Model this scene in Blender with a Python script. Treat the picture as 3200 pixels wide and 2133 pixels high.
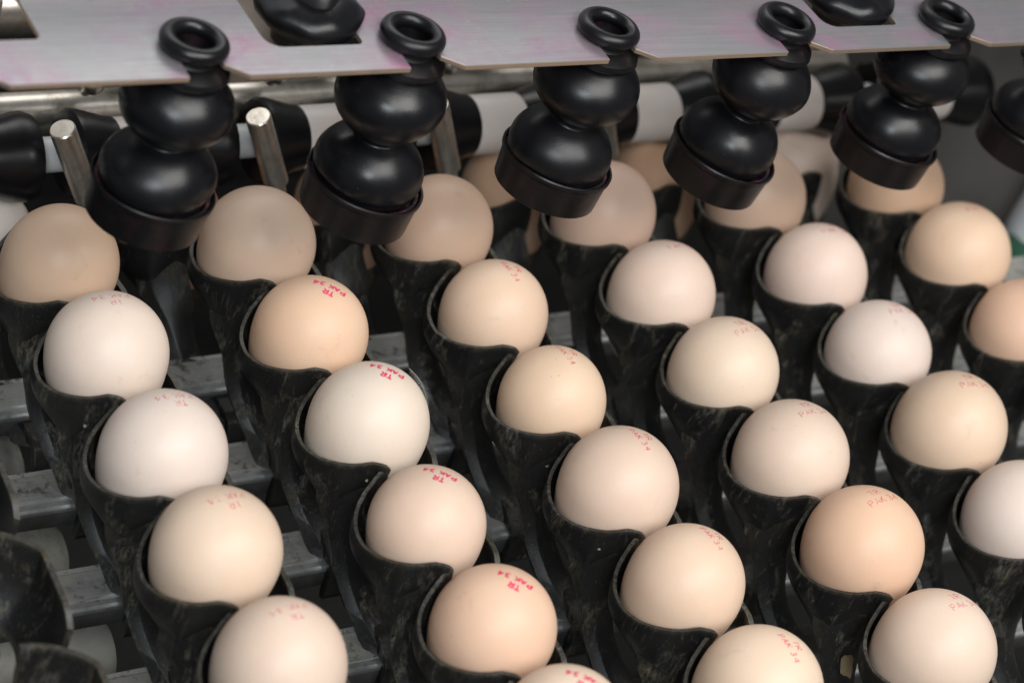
import bpy, bmesh, math, random
from mathutils import Vector, Matrix, noise
random.seed(7)
K = 0.001                      # all measures below are millimetres
R = math.radians
PX, PY = 81.91, 49.68          # pitch between lines (x) and between bars (y)
scn = bpy.context.scene
for o in list(bpy.data.objects): bpy.data.objects.remove(o)
COL = scn.collection

# ------------------------------------------------------------------ camera
cam = bpy.data.cameras.new('camera'); camo = bpy.data.objects.new('camera', cam); COL.objects.link(camo)
right = Vector((0.83712369, -0.46202994, 0.29283486))
down = Vector((-0.10641282, -0.66265559, -0.74132576))
fwd = Vector((0.53656335, 0.58941998, -0.6038906))
eye = Vector((-345.837, -625.365, 571.660)) * K
m = Matrix((right, -down, -fwd)).transposed().to_4x4(); m.translation = eye
camo.matrix_world = m
cam.sensor_width = 36; cam.lens = 2440.80423 / 1024 * 36
cam.clip_start = 0.02; cam.clip_end = 20
cam.dof.use_dof = True; cam.dof.focus_distance = 0.892; cam.dof.aperture_fstop = 9.0
cam.dof.aperture_blades = 9
scn.camera = camo

# ------------------------------------------------------------------ light
w = bpy.data.worlds.new('World'); scn.world = w; w.use_nodes = True
bg = w.node_tree.nodes['Background']; bg.inputs[0].default_value = (0.93, 0.96, 1.0, 1); bg.inputs[1].default_value = 0.14
def area(name, loc, tgt, sx, sy, power, col):
    l = bpy.data.lights.new(name, 'AREA'); l.shape = 'RECTANGLE'; l.size = sx; l.size_y = sy
    l.energy = power; l.color = col
    o = bpy.data.objects.new(name, l); COL.objects.link(o); o.location = Vector(loc)
    o.rotation_euler = (Vector(tgt) - Vector(loc)).to_track_quat('-Z', 'Y').to_euler()
    return o
area('window_light', (-0.95, -1.50, 1.45), (0.17, -0.12, 0), 0.55, 0.5, 21, (0.90, 0.96, 1.0))
area('room_light', (0.30, -1.45, 1.95), (0.2, -0.12, 0), 1.9, 1.3, 66, (1.0, 0.98, 0.95))
area('back_light', (0.35, 0.95, 1.05), (0.2, 0.08, 0), 1.2, 0.5, 6.5, (1.0, 0.98, 0.95))
scn.view_settings.view_transform = 'Standard'; scn.view_settings.look = 'None'
scn.view_settings.exposure = 0.0; scn.view_settings.gamma = 1.0; scn.view_settings.use_curve_mapping = False

# ------------------------------------------------------------------ helpers
def s2l(c): return tuple(((v/255)/12.92 if v/255 <= .04045 else ((v/255+.055)/1.055)**2.4) for v in c) + (1,)
def link(name, me, mat=None, parent=None, loc=None, sharp=40, smooth=True):
    if mat is not None and not me.materials: me.materials.append(mat)
    if smooth and me.polygons:
        me.shade_smooth()
        if sharp: me.set_sharp_from_angle(angle=R(sharp))
    o = bpy.data.objects.new(name, me); COL.objects.link(o)
    if parent: o.parent = parent
    if loc is not None: o.location = Vector(loc) * K
    return o
def empty(name, loc=(0,0,0), rot=(0,0,0)):
    o = bpy.data.objects.new(name, None); COL.objects.link(o); o.location = Vector(loc) * K; o.rotation_euler = rot
    o.empty_display_size = 0.005
    return o
def tag(o, label=None, cat=None, group=None, kind=None):
    if label: o['label'] = label
    if cat: o['category'] = cat
    if group: o['group'] = group
    if kind: o['kind'] = kind
    return o
def mesh_from(bm, name, recalc=True):
    if recalc: bmesh.ops.recalc_face_normals(bm, faces=bm.faces)
    for v in bm.verts: v.co *= K
    me = bpy.data.meshes.new(name); bm.to_mesh(me); bm.free(); return me
def pydata(name, vs, fs):
    bm = bmesh.new(); bv = [bm.verts.new(v) for v in vs]
    for f in fs:
        try: bm.faces.new([bv[i] for i in f])
        except ValueError: pass
    return mesh_from(bm, name)
def lathe(name, prof, n=64, wob=None, cap=True):
    """prof: list of (r,z); revolve about z"""
    vs, fs = [], []
    for r, z in prof:
        for i in range(n):
            a = 2*math.pi*i/n; rr = r
            p = Vector((rr*math.cos(a), rr*math.sin(a), z))
            if wob: p = wob(p)
            vs.append(p)
    for j in range(len(prof)-1):
        for i in range(n):
            fs.append((j*n+i, j*n+(i+1) % n, (j+1)*n+(i+1) % n, (j+1)*n+i))
    if cap:
        if prof[0][0] > .01: fs.append(tuple(range(n))[::-1])
        if prof[-1][0] > .01: fs.append(tuple((len(prof)-1)*n+i for i in range(n)))
    return pydata(name, vs, fs)
def prism(name, poly, axis, a, b, bev=0.0, seg=2):
    """extrude a closed 2-D polygon along an axis ('x': poly is (y,z); 'z': poly is (x,y))"""
    bm = bmesh.new()
    f3 = (lambda p, t: (t, p[0], p[1])) if axis == 'x' else (lambda p, t: (p[0], p[1], t))
    lo = [bm.verts.new(f3(p, a)) for p in poly]; hi = [bm.verts.new(f3(p, b)) for p in poly]
    n = len(poly)
    bm.faces.new(lo[::-1]); bm.faces.new(hi)
    for i in range(n): bm.faces.new((lo[i], lo[(i+1) % n], hi[(i+1) % n], hi[i]))
    if bev:
        bmesh.ops.recalc_face_normals(bm, faces=bm.faces)
        bmesh.ops.bevel(bm, geom=bm.edges[:], offset=bev, segments=seg, profile=.5, affect='EDGES', clamp_overlap=True)
    return mesh_from(bm, name)
def rod(name, p0, p1, r, n=24, bev=.6, r1=None):
    r1 = r1 or r
    L = (Vector(p1)-Vector(p0)).length
    me = lathe(name, [(max(r-bev, .05), 0), (r, bev), (r1, L-bev), (max(r1-bev, .05), L)], n)
    q = (Vector(p1)-Vector(p0)).to_track_quat('Z', 'Y').to_matrix().to_4x4(); q.translation = Vector(p0)*K
    me.transform(q); return me
def catmull(pts, n):
    out = []
    P = [pts[0]] + list(pts) + [pts[-1]]
    for i in range(len(pts)-1):
        a, b, c, d = [Vector(q) for q in P[i:i+4]]
        for k in range(n):
            t = k/n
            out.append(.5*((2*b)+(-a+c)*t+(2*a-5*b+4*c-d)*t*t+(-a+3*b-3*c+d)*t**3))
    out.append(Vector(pts[-1])); return out

# ------------------------------------------------------------------ materials
class NT:
    def __init__(s, name):
        s.m = bpy.data.materials.new(name); s.m.use_nodes = True; s.t = s.m.node_tree
        s.b = s.t.nodes['Principled BSDF']; s.out = s.t.nodes['Material Output']
    def n(s, typ, **kw):
        x = s.t.nodes.new(typ)
        for k, v in kw.items():
            if k.startswith('_'): setattr(x, k[1:], v)
            else: x.inputs[k.replace('__', ' ')].default_value = v
        return x
    def l(s, a, b): s.t.links.new(a, b)
    def coords(s, scale=1.0, rand=True):
        tc = s.n('ShaderNodeTexCoord'); oi = s.n('ShaderNodeObjectInfo')
        sc = s.n('ShaderNodeVectorMath', _operation='SCALE'); s.l(tc.outputs['Object'], sc.inputs[0]); sc.inputs['Scale'].default_value = 1000*scale
        if not rand: return sc.outputs[0], oi
        mu = s.n('ShaderNodeMath', _operation='MULTIPLY'); s.l(oi.outputs['Random'], mu.inputs[0]); mu.inputs[1].default_value = 731.0
        ad = s.n('ShaderNodeVectorMath', _operation='ADD'); s.l(sc.outputs[0], ad.inputs[0]); s.l(mu.outputs[0], ad.inputs[1])
        return ad.outputs[0], oi
    def noise(s, vec, scale, detail=4, rough=.55, dist=0):
        x = s.n('ShaderNodeTexNoise'); s.l(vec, x.inputs['Vector']); x.inputs['Scale'].default_value = scale
        x.inputs['Detail'].default_value = detail; x.inputs['Roughness'].default_value = rough; x.inputs['Distortion'].default_value = dist
        return x.outputs['Fac']
    def ramp(s, fac, a, b, ca=(0,0,0,1), cb=(1,1,1,1)):
        x = s.n('ShaderNodeValToRGB'); s.l(fac, x.inputs[0]); e = x.color_ramp.elements
        e[0].position = a; e[1].position = b; e[0].color = ca; e[1].color = cb
        return x.outputs[0]
    def mix(s, fac, a, b, mode='MIX'):
        x = s.n('ShaderNodeMix', _data_type='RGBA', _blend_type=mode)
        for sock, v in ((x.inputs[0], fac), (x.inputs[6], a), (x.inputs[7], b)):
            if isinstance(v, bpy.types.NodeSocket): s.l(v, sock)
            else: sock.default_value = v
        return x.outputs[2]
    def math(s, op, a, b=0.0):
        x = s.n('ShaderNodeMath', _operation=op)
        for sock, v in ((x.inputs[0], a), (x.inputs[1], b)):
            if isinstance(v, bpy.types.NodeSocket): s.l(v, sock)
            else: sock.default_value = v
        return x.outputs[0]
    def bump(s, h, strength, dist=.0002):
        x = s.n('ShaderNodeBump'); s.l(h, x.inputs['Height']); x.inputs['Strength'].default_value = strength; x.inputs['Distance'].default_value = dist
        s.l(x.outputs[0], s.b.inputs['Normal'])
    def set(s, **kw):
        for k, v in kw.items():
            k = k.replace('__', ' ')
            if isinstance(v, bpy.types.NodeSocket): s.l(v, s.b.inputs[k])
            else: s.b.inputs[k].default_value = v
        return s.m

def mat_egg():
    t = NT('egg_shell'); v, oi = t.coords()
    big = t.noise(v, .035, 3); fine = t.noise(v, .9, 3); pore = t.noise(v, 2.6, 2)
    c = t.mix(t.ramp(big, .3, .75), oi.outputs['Color'], t.mix(1.0, oi.outputs['Color'], (.95, .92, .90, 1), 'MULTIPLY'))
    c = t.mix(t.math('MULTIPLY', t.ramp(fine, .45, .8), .25), c, t.mix(1.0, c, (.93, .90, .87, 1), 'MULTIPLY'))
    vo = t.n('ShaderNodeTexVoronoi', Scale=.19); t.l(v, vo.inputs['Vector'])
    wn = t.n('ShaderNodeTexWhiteNoise'); t.l(vo.outputs['Position'], wn.inputs['Vector'])
    rad = t.math('MULTIPLY', t.ramp(wn.outputs['Value'], .60, 1.0), .062)
    spk = t.math('LESS_THAN', vo.outputs['Distance'], rad)
    c = t.mix(t.math('MULTIPLY', spk, .5), c, (.17, .10, .06, 1))
    st = t.noise(v, .10, 4, .6, .5)
    c = t.mix(t.math('MULTIPLY', t.ramp(st, .64, .80), .34), c, (.42, .27, .15, 1))
    t.bump(t.math('ADD', t.math('MULTIPLY', pore, .6), fine), .16, .00018)
    return t.set(Base__Color=c, Roughness=.44, Specular__IOR__Level=.30, Subsurface__Weight=.12, Subsurface__Radius=(.004, .002, .001), Subsurface__Scale=.6)
def mat_ink(name, col, lo, hi, amt):
    t = NT(name); v, oi = t.coords()
    nz = t.noise(v, .85, 4, .7); n2 = t.noise(v, .22, 2)
    k = t.math('MULTIPLY', t.ramp(nz, lo, hi), t.math('MULTIPLY', t.ramp(n2, .25, .6, (.35, .35, .35, 1)), amt))
    t.set(Base__Color=col, Roughness=.5, Alpha=k); return t.m
def mat_black(name, base, dust, lo, hi, rough=.42, fine=True, amount=.8):
    t = NT(name); v, oi = t.coords()
    mv = t.n('ShaderNodeMapping'); mv.inputs['Scale'].default_value = (1.3, 1.3, .42); mv.inputs['Rotation'].default_value = (.35, 0, 0); t.l(v, mv.inputs[0])
    a = t.noise(mv.outputs[0], .07, 6, .66, .8); b = t.noise(mv.outputs[0], .55, 6, .75); d = t.noise(v, 2.0, 3, .6)
    patch = t.math('MULTIPLY', t.ramp(a, lo, hi), t.ramp(b, .42, .62))
    sp = t.math('MULTIPLY', t.ramp(t.noise(v, 1.3, 3, .6), .64, .72), .55)
    ge = t.n('ShaderNodeNewGeometry'); sp = t.math('ADD', sp, t.math('MULTIPLY', t.math('MULTIPLY', t.ramp(ge.outputs['Pointiness'], .53, .60), t.ramp(b, .35, .65)), .45))
    sc = t.n('ShaderNodeTexNoise', Scale=.5, Detail=3.0)
    mp = t.n('ShaderNodeMapping'); mp.inputs['Scale'].default_value = (1.8, 1.8, .10); mp.inputs['Rotation'].default_value = (.3, .1, 0)
    t.l(v, mp.inputs[0]); t.l(mp.outputs[0], sc.inputs['Vector'])
    scr = t.math('MULTIPLY', t.ramp(sc.outputs['Fac'], .66, .74), .35)
    msk = t.math('MINIMUM', t.math('ADD', t.math('ADD', patch, sp), scr), 1.0)
    film = t.math('MULTIPLY', t.ramp(t.noise(v, .03, 3), .40, .75), .05)
    msk = t.math('MULTIPLY', t.math('MINIMUM', t.math('ADD', msk, film), 1.0), amount)
    dustc = t.mix(t.ramp(t.noise(v, .12, 2), .42, .62), dust, (dust[0]*1.0, dust[1]*.9, dust[2]*.65, 1))
    c = t.mix(msk, base, dustc)
    ro = t.math('ADD', rough, t.math('MULTIPLY', msk, .4))
    ro = t.math('ADD', ro, t.math('MULTIPLY', d, .12))
    t.bump(t.math('ADD', t.math('MULTIPLY', d, .4), t.math('ADD', t.math('MULTIPLY', patch, 1.4), t.math('MULTIPLY', b, .6))), .45, .0004)
    return t.set(Base__Color=c, Roughness=ro, Specular__IOR__Level=.45)
def mat_rubber(name, base, rough, pink=0.0):
    t = NT(name); v, oi = t.coords()
    a = t.noise(v, .05, 4, .6, .4); d = t.noise(v, 1.4, 3); s = t.noise(v, 1.3, 2, .5)
    c = t.mix(t.math('MULTIPLY', t.ramp(s, .74, .80), .45), base, (.16, .15, .15, 1))
    if pink: c = t.mix(t.math('MULTIPLY', t.ramp(t.noise(v, .11, 4, .7), .50, .68), pink), c, (.20, .035, .085, 1))
    ro = t.math('ADD', rough, t.math('MULTIPLY', t.ramp(a, .3, .7), .16))
    t.bump(t.math('ADD', a, t.math('MULTIPLY', d, .25)), .22, .0006)
    return t.set(Base__Color=c, Roughness=ro, Specular__IOR__Level=.38)
def mat_bar():
    t = NT('dirty_aluminium'); v, oi = t.coords()
    mp = t.n('ShaderNodeMapping'); mp.inputs['Scale'].default_value = (.05, 1.6, 1.6); t.l(v, mp.inputs[0])
    br = t.n('ShaderNodeTexNoise', Scale=.6, Detail=4.0); t.l(mp.outputs[0], br.inputs['Vector'])
    a = t.noise(v, .09, 6, .65, .5); b = t.noise(v, .5, 5, .7); big = t.noise(v, .02, 2)
    c = t.mix(t.ramp(br.outputs['Fac'], .25, .8), (.29, .295, .295, 1), (.38, .385, .38, 1))
    dirt = t.math('MULTIPLY', t.ramp(a, .38, .60), t.ramp(b, .3, .6))
    c = t.mix(t.math('MULTIPLY', dirt, .85), c, (.27, .255, .205, 1))
    blk = t.math('MULTIPLY', t.ramp(t.noise(v, .14, 6, .72, .4), .53, .64), .9)
    c = t.mix(blk, c, (.03, .03, .026, 1))
    met = t.math('MULTIPLY', t.math('SUBTRACT', 1.0, t.math('MAXIMUM', dirt, blk)), .45)
    ro = t.math('ADD', .38, t.math('MULTIPLY', t.math('MAXIMUM', dirt, blk), .4))
    t.bump(t.math('ADD', t.math('MULTIPLY', br.outputs['Fac'], .15), t.math('MULTIPLY', dirt, .9)), .35, .0004)
    return t.set(Base__Color=c, Metallic=met, Roughness=ro)
def mat_plate(rings):
    t = NT('stained_steel_plate'); v, oi = t.coords(rand=False)
    mp = t.n('ShaderNodeMapping'); mp.inputs['Scale'].default_value = (.03, 1.5, 1.5); t.l(v, mp.inputs[0])
    br = t.n('ShaderNodeTexNoise', Scale=1.0, Detail=4.0); t.l(mp.outputs[0], br.inputs['Vector'])
    base = t.mix(t.ramp(br.outputs['Fac'], .3, .7), (.33, .33, .345, 1), (.40, .40, .41, 1))
    mp2 = t.n('ShaderNodeMapping'); mp2.inputs['Scale'].default_value = (.7, 1.3, 1); t.l(v, mp2.inputs[0])
    n1 = t.noise(mp2.outputs[0], .028, 4, .6, .9); n2 = t.noise(v, .22, 4, .65)
    # ink gathers round each rubber grommet
    dmin = None
    for (x, y) in rings:
        d = t.n('ShaderNodeVectorMath', _operation='DISTANCE'); t.l(v, d.inputs[0]); d.inputs[1].default_value = (x, y, 0)
        dmin = d.outputs['Value'] if dmin is None else t.math('MINIMUM', dmin, d.outputs['Value'])
    near = t.ramp(t.math('DIVIDE', dmin, 40.0), .28, 1.0, (1,1,1,1), (0,0,0,1))
    k = t.math('ADD', t.math('MULTIPLY', t.ramp(n1, .52, .74), .36), t.math('MULTIPLY', near, t.math('MULTIPLY', t.ramp(n1, .36, .60), .52)))
    k = t.math('MINIMUM', t.math('MULTIPLY', k, t.ramp(n2, .18, .62)), .75)
    ink = t.mix(t.ramp(t.noise(v, .05, 2), .35, .65), (.30, .12, .27, 1), (.42, .085, .24, 1))
    c = t.mix(k, base, ink)
    sp = t.math('GREATER_THAN', t.noise(v, 1.1, 2, .5), .735)
    c = t.mix(t.math('MULTIPLY', sp, .6), c, (.8, .78, .78, 1))
    met = t.math('SUBTRACT', .82, t.math('MULTIPLY', k, .5))
    ro = t.math('ADD', .40, t.math('MULTIPLY', n2, .14))
    t.bump(t.math('ADD', br.outputs['Fac'], t.math('MULTIPLY', n2, .5)), .10, .0002)
    return t.set(Base__Color=c, Metallic=met, Roughness=ro)
def mat_plain(name, c1, c2, scale=.06, rough=.5, metal=0.0, bump=.2, dark=None):
    t = NT(name); v, oi = t.coords()
    a = t.noise(v, scale, 5, .6, .3); b = t.noise(v, scale*8, 4, .65)
    c = t.mix(t.ramp(a, .35, .65), c1, c2)
    if dark: c = t.mix(t.math('MULTIPLY', t.math('MULTIPLY', t.ramp(a, .45, .7), t.ramp(b, .45, .7)), .8), c, dark)
    t.bump(b, bump, .0003)
    return t.set(Base__Color=c, Roughness=t.math('ADD', rough, t.math('MULTIPLY', b, .15)), Metallic=metal)

M_egg = mat_egg()
M_ink = {'bold': mat_ink('ink_bold', (.80, .045, .15, 1), .22, .40, 1.0),
         'thin': mat_ink('ink_thin', (.82, .07, .15, 1), .28, .52, .78),
         'faint': mat_ink('ink_faint', (.82, .08, .16, 1), .32, .56, .66),
         'worn': mat_ink('ink_worn', (.86, .13, .22, 1), .36, .62, .62)}
M_black = mat_black('dusty_black_plastic', (.0062, .0063, .007, 1), (.16, .152, .125, 1), .53, .66, .33, amount=.8)
M_rubber = mat_rubber('black_rubber', (.0042, .0044, .0055, 1), .25, .0)
M_cap = mat_rubber('black_rubber_inky', (.0030, .0030, .0034, 1), .30, .05)
M_groove = mat_rubber('rubber_with_ink_dust', (.014, .011, .013, 1), .55, .9)
M_bar = mat_bar()
M_steel = mat_plain('worn_steel', (.72, .68, .61, 1), (.52, .48, .42, 1), .08, .27, .9, .15, (.20, .17, .14, 1))
M_white = mat_plain('greyish_white_plastic', (.74, .76, .78, 1), (.62, .63, .63, 1), .03, .34, 0, .1)
M_sleeve = mat_plain('pinkish_white_sleeve', (.74, .65, .60, 1), (.80, .78, .76, 1), .02, .36, 0, .1)
M_pale = mat_plain('grubby_pale_plastic', (.34, .34, .31, 1), (.26, .26, .23, 1), .03, .5, 0, .2, (.10, .09, .07, 1))
M_brown = mat_plain('brownish_painted_sheet', (.30, .24, .19, 1), (.24, .19, .15, 1), .02, .5, 0, .15, (.08, .055, .04, 1))
M_wall = mat_plain('grey_machine_sheet', (.29, .272, .252, 1), (.22, .205, .19, 1), .012, .55, .2, .2, (.03, .028, .026, 1))
M_dark = mat_plain('dark_machine_bed', (.010, .0095, .009, 1), (.005, .005, .005, 1), .02, .7, 0, .4)
M_green = mat_plain('green_paint', (.012, .085, .045, 1), (.010, .060, .034, 1), .03, .4, 0, .1)
M_feather = mat_plain('grey_down', (.34, .34, .33, 1), (.26, .26, .25, 1), .3, .8, 0, 0)
M_flake = mat_plain('brown_scrap', (.24, .17, .085, 1), (.34, .27, .16, 1), .35, .85, 0, 1.0, (.08, .05, .03, 1))
M_yolk = mat_plain('dried_yolk', (.30, .19, .02, 1), (.16, .11, .03, 1), .3, .35, 0, .4)

# ------------------------------------------------------------------ setting: machine bed and side sheet
bed = link('machine_bed', prism('machine_bed', [(-900, -700), (1500, -700), (1500, 1100), (-900, 1100)], 'z', -260, -250), M_dark, smooth=False)
tag(bed, 'dark floor of the machine under the conveyor', 'machine bed', kind='structure')
# sheet-metal side of the machine, seen behind the stamps at the right
sd = link('machine_wall', prism('machine_wall', [(620, -150), (628, -150), (628, 1100), (620, 1100)], 'z', -250, 420, .5), M_wall, smooth=False)
tag(sd, 'grey brown sheet metal side of the machine', 'machine wall', kind='structure')
sb = link('machine_wall', prism('machine_wall', [(-700, 330), (1400, 330), (1400, 338), (-700, 338)], 'z', -250, 60, .5), M_dark, smooth=False)
tag(sb, 'dark back wall of the machine behind the rollers', 'machine wall', kind='structure')

# ------------------------------------------------------------------ conveyor bars
BAR_Y, BAR_Z = -38.5, -66.0
prof = [(0, 0), (0, -10.5), (-18.6, -11.0), (-18.8, -2.2), (-18.0, -1.4), (-16.2, -1.2), (-15.6, -.1), (-2.4, -.1), (-2.0, -.8), (-1.2, -.8), (-.8, 0)]
bar_me = prism('conveyor_bar', [(y, z) for y, z in prof], 'x', -130, 600, .25, 1)
LIPM = prism('front_lip', [(-14.9, .15), (-16.0, -.75), (-18.2, -.95), (-19.3, -1.9), (-19.3, -3.4), (-18.9, -3.4), (-18.75, -2.15), (-18.0, -1.35), (-16.2, -1.15), (-15.5, -.05), (-14.9, -.05)], 'x', -130, 600, .08, 1)
M_lip = mat_plain('rubbed_bare_lip', (.46, .47, .48, 1), (.28, .29, .29, 1), .05, .36, .7, .3, (.08, .08, .075, 1))
STRM = prism('front_strip', [(-18.9, -3.6), (-19.15, -3.8), (-19.05, -11.2), (-18.7, -11.4)], 'x', -130, 600, .05, 1)
M_strip = mat_plain('grimy_dark_strip', (.085, .085, .082, 1), (.045, .045, .043, 1), .09, .5, .3, .6, (.15, .14, .115, 1))
ORD = ['first', 'second', 'third', 'fourth', 'fifth', 'sixth', 'seventh', 'eighth', 'ninth']
for k, r in enumerate(range(-1, 8)):
    o = link('conveyor_bar', bar_me, M_bar, loc=(0, -PY*r + BAR_Y, BAR_Z), sharp=30)
    link('front_lip', LIPM, M_lip, o, sharp=30); link('front_strip', STRM, M_strip, o, sharp=30)
    tag(o, f'dirty grey aluminium bar across the conveyor, {ORD[k]} counted from the rollers', 'bar', 'conveyor bars')
# pale rollers under the bars at the left
pale_me = lathe('pale_roller', [(.1, -150), (20, -150)] + [(20 + 1.8*math.sin(a*math.pi/8), -150 + a*17.5) for a in range(1, 8)] + [(20.5, -10), (19.6, -3), (17, 3), (12.5, 7.5), (6.5, 10), (.1, 10.8)], 56)
pale_me.transform(Matrix.Rotation(R(90), 4, 'Y'))
for k, r in enumerate((0, 1, 2, 3, 4)):
    o = link('support_roller', pale_me, M_pale, loc=(-2, -PY*r + 9, -114), sharp=35)
    tag(o, f'grubby pale rounded roller under the bars at the left, {ORD[k]} from the rollers', 'roller', 'pale rollers under the bars')

# ------------------------------------------------------------------ egg carriers
def carrier_meshes():
    # half cups hug the shell: phi 0 = outward, +90 = +Y (upstream), -90 = -Y
    RIML = [(80, 1.8), (68, .4), (50, -3.2), (36, -5.4), (20, -6.6), (0, -6.6), (-20, -4.6), (-36, -2.0), (-52, .6), (-60, 2.4), (-66, 4.4), (-77, 4.8), (-81, 3.2)]
    RIMR = [(76, .0), (60, -4), (40, -7), (20, -8.5), (0, -9), (-14, -9.0), (-26, -9.4), (-33, -11.5)]
    def lerp(tab, x):
        for (x0, y0), (x1, y1) in zip(tab[:-1], tab[1:]):
            if x0 >= x >= x1: return y0 + (y1-y0)*(x0-x)/(x0-x1)
        return tab[-1][1] if x < tab[-1][0] else tab[0][1]
    MZ = 12
    def half(tab, side, rho_f, deep_f, N):
        p0, p1 = tab[0][0], tab[-1][0]
        def shell(off):
            g = []
            for i in range(N+1):
                ph = p0 + (p1-p0)*i/N
                zr = .25*lerp(tab, ph-2) + .5*lerp(tab, ph) + .25*lerp(tab, ph+2)
                if i in (0, N): zr = lerp(tab, ph)
                rho = rho_f(ph); dz = deep_f(ph); row = []
                for j in range(MZ+1):
                    t = j/MZ
                    rr = rho - (rho-18.2)*(t**2.3) + .5*math.exp(-(t/.07)**2) + 1.5*math.sin(math.pi*min(1, t*1.25))*math.exp(-((ph-5)/45)**2)
                    if side < 0: rr -= 4.0*t*t*math.exp(-((ph+70)/12)**2) - 2.6*t*math.exp(-((ph+46)/6)**2) + 1.0*t*t*math.exp(-((ph+22)/12)**2)      # crease above the stem
                    rr -= off
                    a = R(ph); row.append(Vector((side*rr*math.cos(a), rr*math.sin(a), zr - dz*t)))
                g.append(row)
            return g
        A, B = shell(0), shell(1.35 if side < 0 else 2.0)
        vs, fs, idx = [], [], {}
        for nm, G in (('a', A), ('b', B)):
            for i in range(N+1):
                for j in range(MZ+1):
                    idx[nm, i, j] = len(vs); vs.append(G[i][j])
        for i in range(N):
            for j in range(MZ):
                fs.append((idx['a', i, j], idx['a', i, j+1], idx['a', i+1, j+1], idx['a', i+1, j]))
                fs.append((idx['b', i, j], idx['b', i+1, j], idx['b', i+1, j+1], idx['b', i, j+1]))
            fs.append((idx['a', i, 0], idx['a', i+1, 0], idx['b', i+1, 0], idx['b', i, 0]))
            fs.append((idx['a', i, MZ], idx['b', i, MZ], idx['b', i+1, MZ], idx['a', i+1, MZ]))
        for j in range(MZ):
            fs.append((idx['a', 0, j], idx['b', 0, j], idx['b', 0, j+1], idx['a', 0, j+1]))
            fs.append((idx['a', N, j], idx['a', N, j+1], idx['b', N, j+1], idx['b', N, j]))
        return pydata('cup', vs, fs)
    cupL = half(RIML, -1, lambda p: 24.5 + .5*math.cos(R(p)) + 2.0*max(0, min(1, (-p-56)/22))**1.5 + 1.2*max(0, min(1, (p-60)/18)), lambda p: 15 + 17*math.exp(-((p+52)/34)**2) + (5*math.exp(-((p-62)/20)**2)), 44)
    cupR = half(RIMR, 1, lambda p: 25.2 + 4.4*max(0, -p/33)**1.5 if p < 0 else 25.2, lambda p: 17 + 3*math.exp(-((p+30)/14)**2), 26)
    # stem: box section lofted along a path, the front-left corner is a sharp ridge
    path = catmull([(-11.0, -14.2, -10), (-10.6, -15.8, -20), (-9.2, -19.2, -29), (-8.2, -22.0, -35.5), (-7.0, -27.7, -46.2), (-4.0, -36.7, -55.0), (.2, -43.5, -60.5), (4.0, -50, -67)], 5)
    n = len(path); vs, fs = [], []
    for i, p in enumerate(path):
        t = i/(n-1)
        hw = 9.2 + 1.8*math.exp(-((t-.16)/.14)**2) - 2.6*min(1, max(0, (t-.2)/.3)) + 3.0*max(0, (t-.68)/.32)
        hd = 5.2 - 1.2*min(1, t/.5) + 1.8*max(0, (t-.7)/.3)
        th = R(-36*(1-min(1, max(0, (t-.1)/.45))))
        sec = [(-hw, -hd*.15), (-hw*.44, -hd*1.10), (-hw*.34, -hd*1.16), (hw*.7, -hd*.85), (hw, -hd*.5), (hw*.9, hd*.8), (hw*.5, hd), (-hw*.7, hd), (-hw, hd*.6)]
        for (sx, sy) in sec: vs.append(p + Vector((sx*math.cos(th)-sy*math.sin(th), sx*math.sin(th)+sy*math.cos(th), 0)))
    q = len(sec)
    for i in range(n-1):
        for a in range(q): fs.append((i*q+a, i*q+(a+1) % q, (i+1)*q+(a+1) % q, (i+1)*q+a))
    fs.append(tuple(range(q))); fs.append(tuple((n-1)*q+a for a in range(q)))
    stemL = pydata('stem', vs, fs)
    # foot: saddle clip on the bar with a lug in front of it
    foot = prism('foot', [(-35.5, -66.2), (-36.2, -61.5), (-43, -58.0), (-51, -59.5), (-58, -62.5), (-61.2, -66), (-61.8, -79), (-60.6, -82), (-58.4, -82), (-57.6, -79), (-57.6, -66.2)], 'x', -2.0, 14.0, .7, 2)
    cupW = half([(82, 1.5), (46, .5), (20, 0), (0, -.6), (-16, -1.4), (-24, -3.2), (-29, -6.5)], 1, lambda p: 26/math.cos(R(min(p, 30))) - max(0, p-30)*.06, lambda p: 30 + 3*math.exp(-((p+20)/14)**2), 36)
    arm = rod('arm', (-6, -20, -33), (15, -2, -24), 4.2, 16, .5, 5.5)
    return cupL, stemL, cupR, arm, foot, cupW
CM = carrier_meshes()
LINE = ['leftmost', 'second', 'third', 'fourth', 'fifth', 'sixth']
def carrier(c, r, loc, rx=0.0, rz=0.0, vacant=False):
    e = empty('egg_carrier', loc, (rx, 0, rz))
    for nm, me in zip(('cup', 'stem', 'arm', 'foot') if r < 0 else ('cup', 'stem', 'cup', 'foot') if vacant else ('cup', 'stem', 'cup', 'arm', 'foot'), (CM[0], CM[1], CM[3], CM[4]) if r < 0 else CM[:5] if not vacant else (CM[0], CM[1], CM[5], CM[4])):
        link(nm, me, M_black, e, sharp=28)
    if vacant: return tag(e, f'empty blurred black carrier in the lower left corner, {ORD[r-2]} from the top', 'egg carrier', 'empty egg carriers')
    place = 'tilted back behind' if r < 0 else f'{ORD[r]} from the stamps'
    tag(e, f'dusty black plastic carrier in the {LINE[c]} line from the left, {place}', 'egg carrier', 'egg carriers on the conveyor')
    return e
rows = {0: range(0, 6), 1: range(0, 7), 2: range(0, 7), 3: range(0, 7), 4: range(0, 6), 5: range(0, 4)}
for c in range(6):
    for r in rows[c]:
        carrier(c, r, (c*PX + random.uniform(-.5, .5), -r*PY + random.uniform(-.4, .4), random.uniform(-.4, .4)), R(random.uniform(-1, 1)), R(random.uniform(-1.5, 1.5)))
    carrier(c, -1, (c*PX - 3, 60, -36), R(-24))

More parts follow.
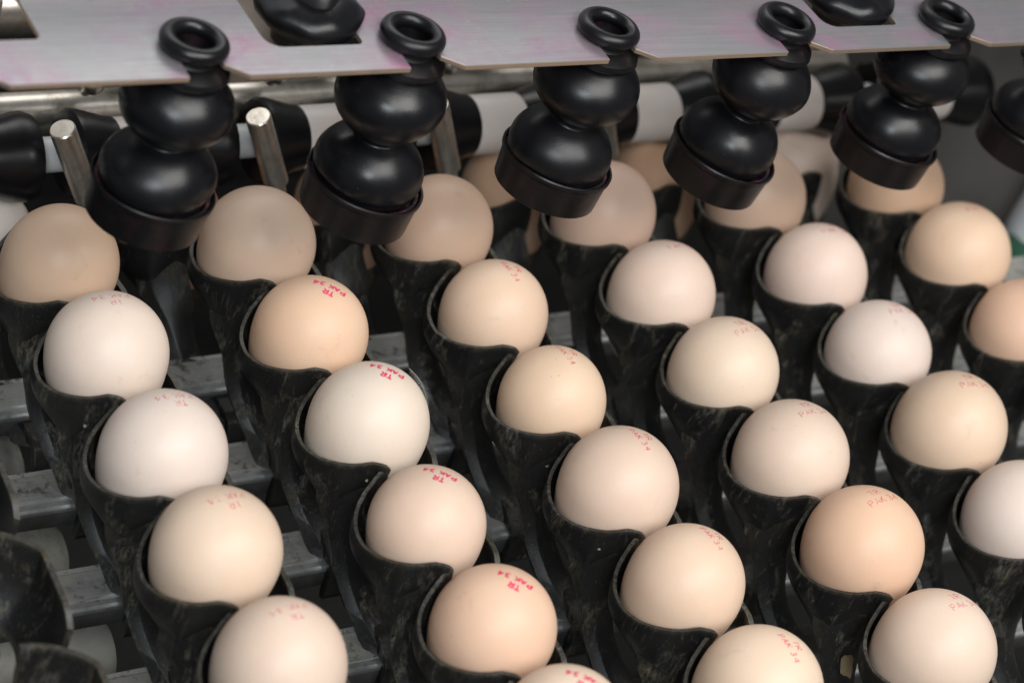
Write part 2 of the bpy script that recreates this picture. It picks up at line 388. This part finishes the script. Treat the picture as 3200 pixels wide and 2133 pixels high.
for r in (2, 3, 4, 5): carrier(-1, r, (-PX, -r*PY, 0), 0, 0, True)

# ------------------------------------------------------------------ eggs
def egg_r(z, top=22.6, bot=34.5):
    if z >= 0: return 22*math.sqrt(max(0, 1-(z/top)**2))
    u = -z/bot
    return 22*math.sqrt(max(0, 1-u*u))*(1-.05*u*u)
def egg_mesh():
    prof = []
    for i in range(49):
        a = math.pi*i/48; z = -math.cos(a)
        z = z*22.6 if z > 0 else z*34.5
        prof.append((max(egg_r(z), .02), z))
    return lathe('egg', prof, 72)
EGG = egg_mesh()
GL = {'T': [[(0, 1), (.72, 1)], [(.36, 1), (.36, 0)]],
      'R': [[(0, 0), (0, 1), (.45, 1), (.62, .88), (.62, .66), (.45, .52), (0, .50)], [(.28, .5), (.66, 0)]],
      'P': [[(0, 0), (0, 1), (.45, 1), (.62, .88), (.62, .64), (.45, .50), (0, .48)]],
      'A': [[(0, 0), (.36, 1), (.72, 0)], [(.14, .36), (.58, .36)]],
      'K': [[(0, 0), (0, 1)], [(.62, 1), (0, .42)], [(.2, .58), (.66, 0)]],
      '3': [[(0, .92), (.30, 1.02), (.55, .84), (.48, .62), (.22, .54), (.52, .44), (.60, .20), (.32, 0), (0, .08)]],
      '4': [[(.52, 0), (.52, 1), (0, .34), (.70, .34)]]}
def mark_mesh(ang, off, h, width, jit, smear=0.0):
    """TR over PAK 34, strokes wrapped over the top of the shell"""
    rnd = random.Random(jit)
    strokes = []
    def put(txt, x, y):
        for ch in txt:
            if ch == ' ': x += .45*h; continue
            for st in GL[ch]:
                strokes.append([(x + (p[0] + rnd.uniform(-.03, .03))*h, y + (p[1]+rnd.uniform(-.03, .03))*h) for p in st])
            x += .98*h
        return x
    put('TR', -1.10*h, 1.12*h); put('PAK 34', -2.53*h, -.5*h)
    ca, sa = math.cos(ang), math.sin(ang)
    vs, fs = [], []
    for st in strokes:
        pts = []
        for (a, b) in zip(st[:-1], st[1:]):
            L = math.hypot(b[0]-a[0], b[1]-a[1]); k = max(1, int(L/.5))
            for i in range(k): pts.append((a[0]+(b[0]-a[0])*i/k, a[1]+(b[1]-a[1])*i/k))
        pts.append(st[-1])
        base = len(vs)
        for i, p in enumerate(pts):
            q0 = pts[max(0, i-1)]; q1 = pts[min(len(pts)-1, i+1)]
            dx, dy = q1[0]-q0[0], q1[1]-q0[1]; L = math.hypot(dx, dy) or 1
            nx, ny = -dy/L, dx/L
            ww = width*(.5+rnd.uniform(-.12, .12))
            for sgn in (-1, 1):
                u, v = p[0]+nx*ww*sgn, p[1]+ny*ww*sgn
                X, Y = off[0]+u*ca-v*sa, off[1]+u*sa+v*ca
                rr = math.hypot(X, Y); z = 22.6*math.sqrt(max(0, 1-(rr/22)**2))
                nrm = Vector((X/22**2, Y/22**2, z/22.6**2)).normalized()
                vs.append(Vector((X, Y, z)) + nrm*.09)
        for i in range(len(pts)-1):
            fs.append((base+2*i, base+2*i+1, base+2*i+3, base+2*i+2))
    bm = bmesh.new(); bv = [bm.verts.new(v) for v in vs]
    for f in fs: bm.faces.new([bv[i] for i in f])
    me = mesh_from(bm, 'stamp_mark', False)
    return me
# colour words and shell colours per egg, (line, place): (word, sRGB, size, dx, dz correction in picture-independent mm)
EG = {(0,0): ('matt tan', (198,166,135), .985), (0,1): ('pale pinkish white', (214,201,188), 1.005), (0,2): ('milky white', (215,204,194), 1.019), (0,3): ('warm beige', (220,197,172), 1.0), (0,4): ('pale peach', (214,193,174), .996),
 (1,0): ('dull beige', (198,171,147), 1.02), (1,1): ('tan orange', (214,176,142), .993), (1,2): ('creamy white', (220,209,193), 1.011), (1,3): ('light pinkish beige', (217,190,168), .955), (1,4): ('peachy tan', (222,182,151), .985), (1,5): ('light cream', (216,193,168), .98),
 (2,0): ('dull tan', (198,164,136), .985), (2,1): ('light sand', (210,181,153), .971), (2,2): ('sandy beige', (216,187,155), .94), (2,3): ('pale rosy', (216,192,172), 1.014), (2,4): ('soft beige', (217,189,162), .97), (2,5): ('buttery beige', (222,198,171), 1.012),
 (3,0): ('greyish beige', (196,165,144), .99), (3,1): ('pale grey pink', (211,190,174), 1.0), (3,2): ('ivory', (219,199,175), .99), (3,3): ('light ivory pink', (214,194,175), 1.017), (3,4): ('orange tan', (221,179,145), 1.034), (3,5): ('speckled pale pink', (216,194,174), 1.012),
 (4,0): ('brownish beige', (186,155,130), .99), (4,1): ('pale mauve', (212,191,178), .996), (4,2): ('nearly white', (217,203,193), .997), (4,3): ('honey beige', (218,192,163), 1.04), (4,4): ('cool white', (219,207,198), 1.02),
 (5,0): ('golden tan', (204,164,127), .99), (5,1): ('sandy tan', (212,180,148), 1.05), (5,2): ('peach', (221,178,146), 1.0)}
FIX = {(0,0):(-1.9,4.3),(0,1):(3,8.7),(0,2):(-4.3,-6.6),(0,3):(1.2,16.1),(0,4):(-2.6,-.5),(1,0):(0,8.5),(1,1):(2.1,-2.5),(1,2):(-1.7,-3.5),(1,3):(3.3,-9.3),(1,4):(-1.7,-10.4),
 (1,5):(0,9),(2,0):(-2.6,3.6),(2,1):(2.6,-8.6),(2,2):(6.9,-11),(2,3):(.1,1.3),(2,4):(5.2,1.7),(3,1):(.9,-12.3),(3,2):(2.7,1),(3,3):(-.8,2.8),(3,4):(-3.5,8.3),(3,5):(1.5,-4.2),(4,1):(-.1,-9.1),(4,2):(4.7,-6.1),(4,3):(-2.9,6.4),(5,1):(-.5,5.4)}
STY = {0: (180, 'worn', .50, 2.63, 'faint smeared pink mark', (.5, 4.7)), 1: (135, 'bold', .74, 2.45, 'bold pink TR PAK 34 stamp', (2.6, 4.1)), 2: (-89, 'thin', .38, 2.4, 'thin red TR PAK 34 stamp', (1.2, 1.6)),
       3: (5, 'faint', .38, 2.7, 'broken faint red stamp', (2.4, 2.4)), 4: (-4, 'faint', .40, 2.6, 'pale red stamp', (3.2, 2.0)), 5: (0, 'worn', .55, 2.5, 'blurred pink stamp', (3, 3))}
def egg(loc, col, size, label, rot=None):
    o = link('egg', EGG, M_egg, loc=loc, sharp=0); o.scale = (size, size, size*random.uniform(.97, 1.06)); o.color = s2l((min(255, col[0]+3), min(255, col[1]+4), min(255, col[2]+6)))
    o.color = tuple(o.color[i]*.68 + s2l((222, 198, 181))[i]*.32 for i in range(3)) + (1,)
    o.rotation_euler = rot or (R(random.uniform(-3, 3)), R(random.uniform(-3, 3)), R(random.uniform(-8, 8)))
    tag(o, label, 'egg', 'eggs on the conveyor'); return o
for (c, r), (word, col, size) in EG.items():
    ex, ey = FIX.get((c, r), (0, 0)); sc = 1.0
    # small seat differences of each egg: sideways and in height
    dz = max(-2.5, min(2.5, ey/4.23)); dx = max(-1.6, min(1.6, (-ex - 1.75*dz)/3.9*.6))
    mark = f'with {STY[c][4]}' if r > 0 else 'without a stamp'
    rz = R(random.uniform(-3, 3))
    o = egg((c*PX+dx, -r*PY, dz), col, size, f'{word} egg {mark}, {ORD[r]} in the {LINE[c]} line', (R(random.uniform(-6, 6)), R(random.uniform(-6, 6)), rz))
    if r > 0:
        a, sty, wd, h, _, of = STY[c]
        mk = link('stamp_mark', mark_mesh(R(a + random.uniform(-5, 5)), (of[0]+random.uniform(-.6, .6), of[1] + random.uniform(-.6, .6)), h, wd, c*10+r), M_ink[sty], o, sharp=0)
BK = [('bright white', (226,221,214)), ('orange tan', (205,150,108)), ('warm tan', (205,160,120)), ('peach beige', (212,170,134)), ('light orange', (214,168,128)), ('pale pink', (236,214,198))]
for c, (word, col) in enumerate(BK):
    egg((c*PX - 4 + (2 if c > 2 else 0), 61, -36), col, .98, f'{word} egg in the {LINE[c]} tilted back carrier under the rollers', (R(-28), R(random.uniform(-6, 6)), 0))

# ------------------------------------------------------------------ stamping plate and stamps
def st_y(x): return -51.8 - .0030*x
def st_z(x): return -.012*x
rings = [(c*PX, st_y(c*PX)) for c in range(-1, 7)]
M_plate = mat_plate(rings)
PZ = 136.5
def ey(x): return -67.0         # front edge of the plate
def plate():
    bm = bmesh.new()
    pts = []
    X0, X1 = -140, 620
    pts.append((X0, ey(X0)))
    for c in range(-1, 7):
        x = c*PX; y = st_y(x)
        # notch: narrow throat round the rubber neck, flared to the front edge
        pts += [(x-7.2, ey(x-7.2)), (x-7.0, y-8)]
        for k in range(0, 9):
            a = R(215 - k*31.25); pts.append((x+8.6*math.cos(a), y+8.6*math.sin(a)))
        pts += [(x+7.6, y-9), (x+14.5, ey(x+14.5))]
    pts += [(X1, ey(X1)), (X1, st_y(X1)+46), (X0, st_y(X0)+46)]
    loops = [pts]
    def rrect(x0, x1, y0, y1, rad):
        L = []
        for (cx, cy, a0) in ((x0+rad[0], y0+rad[0], 180), (x1-rad[1], y0+rad[1], 270), (x1-rad[2], y1-rad[2], 0), (x0+rad[3], y1-rad[3], 90)):
            rr = rad[{180: 0, 270: 1, 0: 2, 90: 3}[a0]]
            for k in range(6):
                a = R(a0 + 18*k); L.append((cx+rr*math.cos(a), cy+rr*math.sin(a)))
        return L
    for (x0, x1) in ((-112, -49), (27.5, 63.5), (267.5, 303.5)):
        y0 = -44.0 if x0 < 0 else -52.6
        loops.append(rrect(x0, x1, y0, y0+34, (6, 2.5, 2, 2)))
    def bend(x, y):
        # the back of the plate turns upward
        yb = st_y(x) + 12
        return (x, y, 0)
    es = []
    for L in loops:
        vv = [bm.verts.new((p[0], p[1], 0)) for p in L]
        es += [bm.edges.new((vv[i], vv[(i+1) % len(vv)])) for i in range(len(vv))]
    bmesh.ops.triangle_fill(bm, use_beauty=True, use_dissolve=False, edges=es)
    g = bmesh.ops.extrude_face_region(bm, geom=bm.faces[:])
    for v in [q for q in g['geom'] if isinstance(q, bmesh.types.BMVert)]: v.co.z -= 1.9
    for v in bm.verts: v.co.z += st_z(v.co.x)
    return mesh_from(bm, 'stamp_plate')
pm = plate(); pm.materials.append(M_plate); pm.materials.append(mat_plain('cut_edge_egg_reflection', (.50, .37, .26, 1), (.40, .32, .25, 1), .05, .32, .7, .2))  # tan of the cut edge paints in the warm reflection of the eggs below
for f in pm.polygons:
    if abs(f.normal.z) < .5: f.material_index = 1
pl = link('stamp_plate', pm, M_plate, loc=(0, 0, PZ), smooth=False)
bv = pl.modifiers.new('edge', 'BEVEL'); bv.width = .25*K; bv.segments = 2; bv.limit_method = 'ANGLE'; bv.angle_limit = R(50)
tag(pl, 'stained grey steel plate holding the black rubber stamps', 'plate')
def upturn():
    # upturned back flange of the plate
    n = 9; vs, fs = [], []
    xs = [-140, 620]
    for x in xs:
        for k in range(n):
            a = R(90*k/(n-1)); vs.append((x, st_y(x)+46.05+7*math.sin(a), 7-7*math.cos(a)+st_z(x)))
        vs.append((x, st_y(x)+53.05, 45+st_z(x)))
        vs.append((x, st_y(x)+54.9, 45+st_z(x)))
        for k in range(n-1, -1, -1):
            a = R(90*k/(n-1)); vs.append((x, st_y(x)+46.05+8.9*math.sin(a), 7-8.9*math.cos(a)+st_z(x)))
    q = len(vs)//2
    for i in range(q): fs.append((i, (i+1) % q, q+(i+1) % q, q+i))
    fs.append(tuple(range(q))); fs.append(tuple(q+i for i in range(q)))
    return pydata('back_flange', vs, fs)
link('back_flange', upturn(), M_plate, pl, sharp=30)

def arc(cx, cz, rx, rz, a0, a1, n):
    return [(cx+rx*math.cos(R(a0+(a1-a0)*i/n)), cz+rz*math.sin(R(a0+(a1-a0)*i/n))) for i in range(n+1)]
def bellows_mesh(seed):
    prof = [(12, 4.5)] + arc(0, 17.6, 19.9, 13.6, -60, 63, 18) + [(8.5, 30.2), (8.4, 31.0)] + arc(0, 44.2, 19.8, 13.4, -63, 50, 18) + [(11.4, 55.2), (10.6, 56.2), (10.4, 57)]
    def wob(p):
        t = max(0, min(1, p.z/60))
        n = noise.noise_vector(Vector((p.x*.05+seed*9, p.y*.05, p.z*.05)))
        q = p + n*1.1
        q.x += 1.3*math.sin(t*math.pi*1.3+seed) * t*(1-t)*4*.6
        return q
    return lathe('bellows', prof, 72, wob)
CAP = lathe('base_cap', [(.1, 0), (19.2, 0), (20.1, .5), (21.0, 11.2), (21.7, 11.9), (21.8, 13.2), (21.5, 13.7), (20.9, 13.6), (20.4, 12.4), (20.2, 9), (.1, 9)], 80)
LIP = lathe('ink_groove', [(19.95, 9.2), (20.05, 12.5), (19.0, 12.3), (18.2, 9.2)], 72, cap=False)
COLLAR = lathe('collar', [(10.2, 55.2), (13.6, 56.2), (14.4, 57.4), (14.0, 59.0), (11.2, 60.6), (8.9, 61.2), (8.2, 62.2), (8.0, 66)], 56, cap=False)
RING = lathe('grommet', [(9.0+2.75*math.cos(R(a)), 66.2+2.7*math.sin(R(a))) for a in range(-180, 181, 15)], 64, cap=False)
BORE = lathe('bore', [(6.8, 66.6), (6.6, 50), (.1, 49)], 40, cap=False)
for c in range(6):
    x = c*PX
    bz = 67.3 + st_z(x) + (0, -4.0, 0, -3.3, .5, 0)[c]
    ty = R(2.5 + random.uniform(-1, 1)); tx = R(random.uniform(-1.2, 1.2))
    sz = (139.3 + st_z(x) - bz)/66.3
    e = empty('egg_stamp', (x - math.sin(ty)*70, st_y(x) + math.sin(tx)*70, bz), (tx, ty, 0))
    e.scale = (1, 1, sz)
    link('bellows', bellows_mesh(c*1.7), M_rubber, e, sharp=60)
    cp = link('base_cap', CAP, M_cap, e, sharp=35); cp.rotation_euler = (R(random.uniform(-1.5, 1.5)), R(3.5), 0); link('ink_groove', LIP, M_groove, cp, sharp=35)
    link('collar', COLLAR, M_rubber if c % 2 else M_cap, e, sharp=40); link('grommet', RING, M_rubber, e, sharp=0); link('bore', BORE, M_cap, e, sharp=0)
    tag(e, f'black rubber egg stamp with two bulges, {["leftmost under the plate", "second from the left", "third from the left", "fourth from the left", "fifth from the left", "cut off at the right edge"][c]}', 'stamp', 'rubber stamps hanging from the plate')

# things seen through the openings of the plate
for k, (x, wd) in enumerate(((-78, 60), (43, 62), (276, 62))):
    o = link('duct_panel', prism('duct_panel', [(x-wd*.8, -40), (x+wd*.25, -40), (x+wd*.25, 40), (x-wd*.8, 40)], 'z', 112, 116, .8), M_brown, sharp=30)
    tag(o, f'brownish panel seen through the {["left", "middle", "right"][k]} opening of the plate', 'panel', 'panels below the plate')
PUMP = lathe('ink_pad_cup', [(.1, 0), (9, .4), (12, 3), (11.2, 7), (12.6, 9), (17, 11), (18.6, 14), (18.2, 17.5), (15, 20), (9, 21), (9, 21), (8, 26), (.1, 27)], 56,
             wob=lambda p: p + noise.noise_vector(p*.10)*2.0)
for k, x in enumerate((53, 293)):
    o = link('ink_cup', PUMP, M_rubber, loc=(x, st_y(x)+21, 121 + st_z(x)), sharp=0)
    tag(o, f'wet black rubber lump in the {["middle", "right"][k]} opening of the plate', 'rubber part', 'rubber parts in the plate openings')

# ------------------------------------------------------------------ rollers behind
RY, RZ = 60, 4
def along_x(me): me.transform(Matrix.Rotation(R(90), 4, 'Y')); return me
SLV = along_x(lathe('sleeve', [(.1, 42), (12.6, 42), (13, 43), (13, 69), (12.6, 70), (.1, 70)], 48))
FLA = along_x(lathe('flange', [(.1, 24), (10, 24), (16.6, 24.6), (17.6, 26), (17.4, 28.5), (13.9, 40), (13.4, 43.5), (.1, 43.5)], 48))
FLB = along_x(lathe('flange', [(.1, 68), (13.4, 68), (13.9, 71.5), (17.4, 84.5), (17.6, 88), (16.4, 91.5), (12, 92.4), (.1, 92.4)], 48))
SHF = along_x(lathe('shaft', [(.1, 0), (7, 0), (7, 81.8), (.1, 81.8)], 36))
for k, c in enumerate(range(-1, 6)):
    e = empty('spool_roller', (c*PX, RY, RZ))
    link('shaft', SHF, M_white, e, sharp=30)
    link('sleeve', SLV, M_sleeve, e, sharp=30); link('flange', FLA, M_rubber, e, sharp=35); link('flange', FLB, M_rubber, e, sharp=35)
    tag(e, f'white spool roller with black rubber flanges behind the stamps, {ORD[k]} from the left', 'roller', 'spool rollers')
ROD = rod('steel_pin', (0, 0, 0), (17, 0, -34.5), 5.1, 24, .5); TIP = rod('pin_tip', (17.1, 0, -34.8), (21, 0, -45), 3.6, 20, .4)
for c in range(6):
    e = link('steel_pin', ROD, M_steel, loc=(c*PX + 11, 42, 31), sharp=35)
    link('pin_tip', TIP, M_steel, e, sharp=35)
    tag(e, f'worn bright steel pin leaning in front of the rollers, {ORD[c]} from the left', 'pin', 'steel pins by the rollers')
# steel pipe and bolts above the rollers
for (y, z, rad, lab, mt) in ((92, -1, 9, 'dull steel pipe running just behind the spool rollers', M_steel), (150, 8, 12, 'thick dark steel pipe at the back of the machine', M_steel)):
    o = link('steel_pipe', rod('steel_pipe', (-250, y, z), (440 if y < 100 else 700, y, z), rad, 40), mt, sharp=30); tag(o, lab, 'pipe')
BALL = lathe('bolt', [(.1, -9), (2.6, -9), (2.6, -2), (4.6, -1.6)] + arc(0, 0, 4.8, 4.4, 0, 89, 6), 28)
for c in range(5):
    o = link('bolt', BALL, M_steel, loc=(c*PX + 40, 80, 22), sharp=35); o.rotation_euler = (R(35), 0, 0)
    tag(o, f'round steel bolt head above the rollers, {ORD[c]} from the left', 'bolt', 'bolts on the pipe')
PIN = rod('thin_rod', (0, 0, 0), (4, 0, -30), 1.7, 16, .3)
for c in range(1, 5):
    o = link('thin_rod', PIN, M_white, loc=(c*PX + 62, 95, 47), sharp=30); tag(o, f'thin pale rod hanging behind the plate edge, {ORD[c-1]} from the left', 'rod', 'thin rods')
BLK = prism('bracket', [(-14, 0), (14, 0), (14, 26), (4, 34), (-14, 30)], 'z', -10, 10, 1.2)
for c in range(-1, 5):
    o = link('bracket', BLK, M_wall, loc=(c*PX + 74, 100, 38), sharp=30); tag(o, f'dark bracket above the pipe behind the plate, {ORD[c+1]} from the left', 'bracket', 'dark brackets')
# right background: white knob and green tray
kn = link('white_handle', lathe('white_handle', [(.1, 0), (14, 0), (17, 4), (18, 30), (16, 60), (11, 70), (.1, 72)], 40), M_white, loc=(607, 60, -124), sharp=35)
tag(kn, 'white rounded plastic part at the right edge', 'handle')
gt = link('green_tray', prism('green_tray', [(574, 15), (618, 15), (618, 62), (574, 62)], 'z', -108, -98, 2), M_green, loc=(0, 0, 0), sharp=30)
tag(gt, 'dark green painted part behind the eggs at the right edge', 'tray')

# ------------------------------------------------------------------ small things
def feather():
    root = catmull([(0, 0, 0), (5, -1, -5), (9, -2.5, -11), (12, -3, -18)], 8)
    vs, fs = [], []
    def hair(a, b, wd):
        i = len(vs); d = (b-a); s = d.cross(Vector((.5, .6, -.6))).normalized()*wd
        t = d.cross(s).normalized()*wd
        vs.extend([a-s, a+s, a+t, b]); fs.extend([(i, i+1, i+3), (i+1, i+2, i+3), (i+2, i, i+3)])
    for a, b in zip(root[:-1], root[1:]): hair(a, b + (b-a)*.4, .16)
    for i, p in enumerate(root[1:]):
        for k in range(3):
            for sd in (-1, 1):
                L = 4.2*math.sin(math.pi*(i+1.5)/(len(root)+2))*random.uniform(.6, 1.1)
                d = Vector((sd*.8 + random.uniform(-.3, .3) + .2, random.uniform(-.4, .4), -.9+random.uniform(-.2, .4))).normalized()
                st = p + (root[min(i+2, len(root)-1)]-p)*k/3
                hair(st, st + d*L, .045)
    return pydata('feather', vs, fs)
ft = link('feather', feather(), M_feather, loc=(PX + 18.5, -2*PY + 11, 14.5), smooth=False); tag(ft, 'tiny grey down feather clinging beside the creamy white egg', 'feather')
def flake():
    vs, fs = [], []; n = 12
    for z in (0, 1.4):
        for k in range(n):
            a = 2*math.pi*k/n; r = random.uniform(3.0, 4.6)*(1.0 if k % 3 else .8)
            vs.append((r*math.cos(a)*.75, z + random.uniform(-.3, .3), r*math.sin(a)*1.25))
    fs.append(tuple(range(n))); fs.append(tuple(range(n, 2*n)))
    for k in range(n): fs.append((k, (k+1) % n, n+(k+1) % n, n+k))
    return pydata('scrap', vs, fs)

sx, sy = 3*PX, -4*PY
fl = link('shell_scrap', flake(), M_flake, loc=(sx-9.5, sy-26.6, -33), smooth=False); fl.rotation_euler = (R(-38), 0, R(-12))
tag(fl, 'small brown scrap stuck to the carrier stem below the orange tan egg', 'scrap')
def smear(L, wd):
    vs, fs = [], []; n = 10
    for i in range(n+1):
        t = i/n; hw = wd*(.35+.65*math.sin(math.pi*min(1, t*1.1+.1)))*random.uniform(.7, 1.2)
        vs += [(-hw, 0, -L*t), (0, -.7, -L*t), (hw, 0, -L*t)]
    for i in range(n):
        a = 3*i; fs += [(a, a+1, a+4, a+3), (a+1, a+2, a+5, a+4)]
    return pydata('yolk_smear', vs, fs)
ys = link('yolk_smear', smear(11, 2.0), M_yolk, loc=(sx-5.6, sy-30.6, -40.5)); ys.rotation_euler = (R(-38), R(-8), R(-10))
tag(ys, 'yellow dried yolk smear under the brown scrap', 'smear')
def chip(sd):
    rnd = random.Random(sd); n = 7; vs = [(rnd.uniform(.5, 1.1)*math.cos(2*math.pi*k/n), rnd.uniform(.5, 1.1)*math.sin(2*math.pi*k/n), rnd.uniform(-.15, .15)) for k in range(n)]
    vs += [(v[0]*.7, v[1]*.7, .45) for v in vs]
    fs = [tuple(range(n)), tuple(range(n, 2*n))] + [(k, (k+1) % n, n+(k+1) % n, n+k) for k in range(n)]
    return pydata('shell_chip', vs, fs)
M_chip = mat_plain('pale_crumb', (.26, .24, .19, 1), (.18, .165, .13, 1), .4, .8, 0, .4)
CH = [((0, 1), (-14.6, -20.6, -12), 'left of the milky white egg'), ((1, 2), (-10.8, -23.6, -4), 'on the carrier rim under the creamy white egg'),
      ((2, 3), (-16.5, -19.2, -9), 'on the carrier under the pale rosy egg'), ((3, 4), (-6.2, -25.6, -6), 'on the carrier front under the orange tan egg'), ((2, 2), (-11.6, -22.6, -13), 'on the carrier under the sandy beige egg')]
for k, ((c, r), p, lab) in enumerate(CH):
    o = link('crumb', chip(k), M_chip, loc=(c*PX+p[0], -r*PY+p[1], p[2]), smooth=False); o.rotation_euler = (R(70), R(20*k), R(-30)); o.scale = (.8, .8, .8)
    tag(o, 'tiny pale crumb stuck ' + lab, 'crumb')
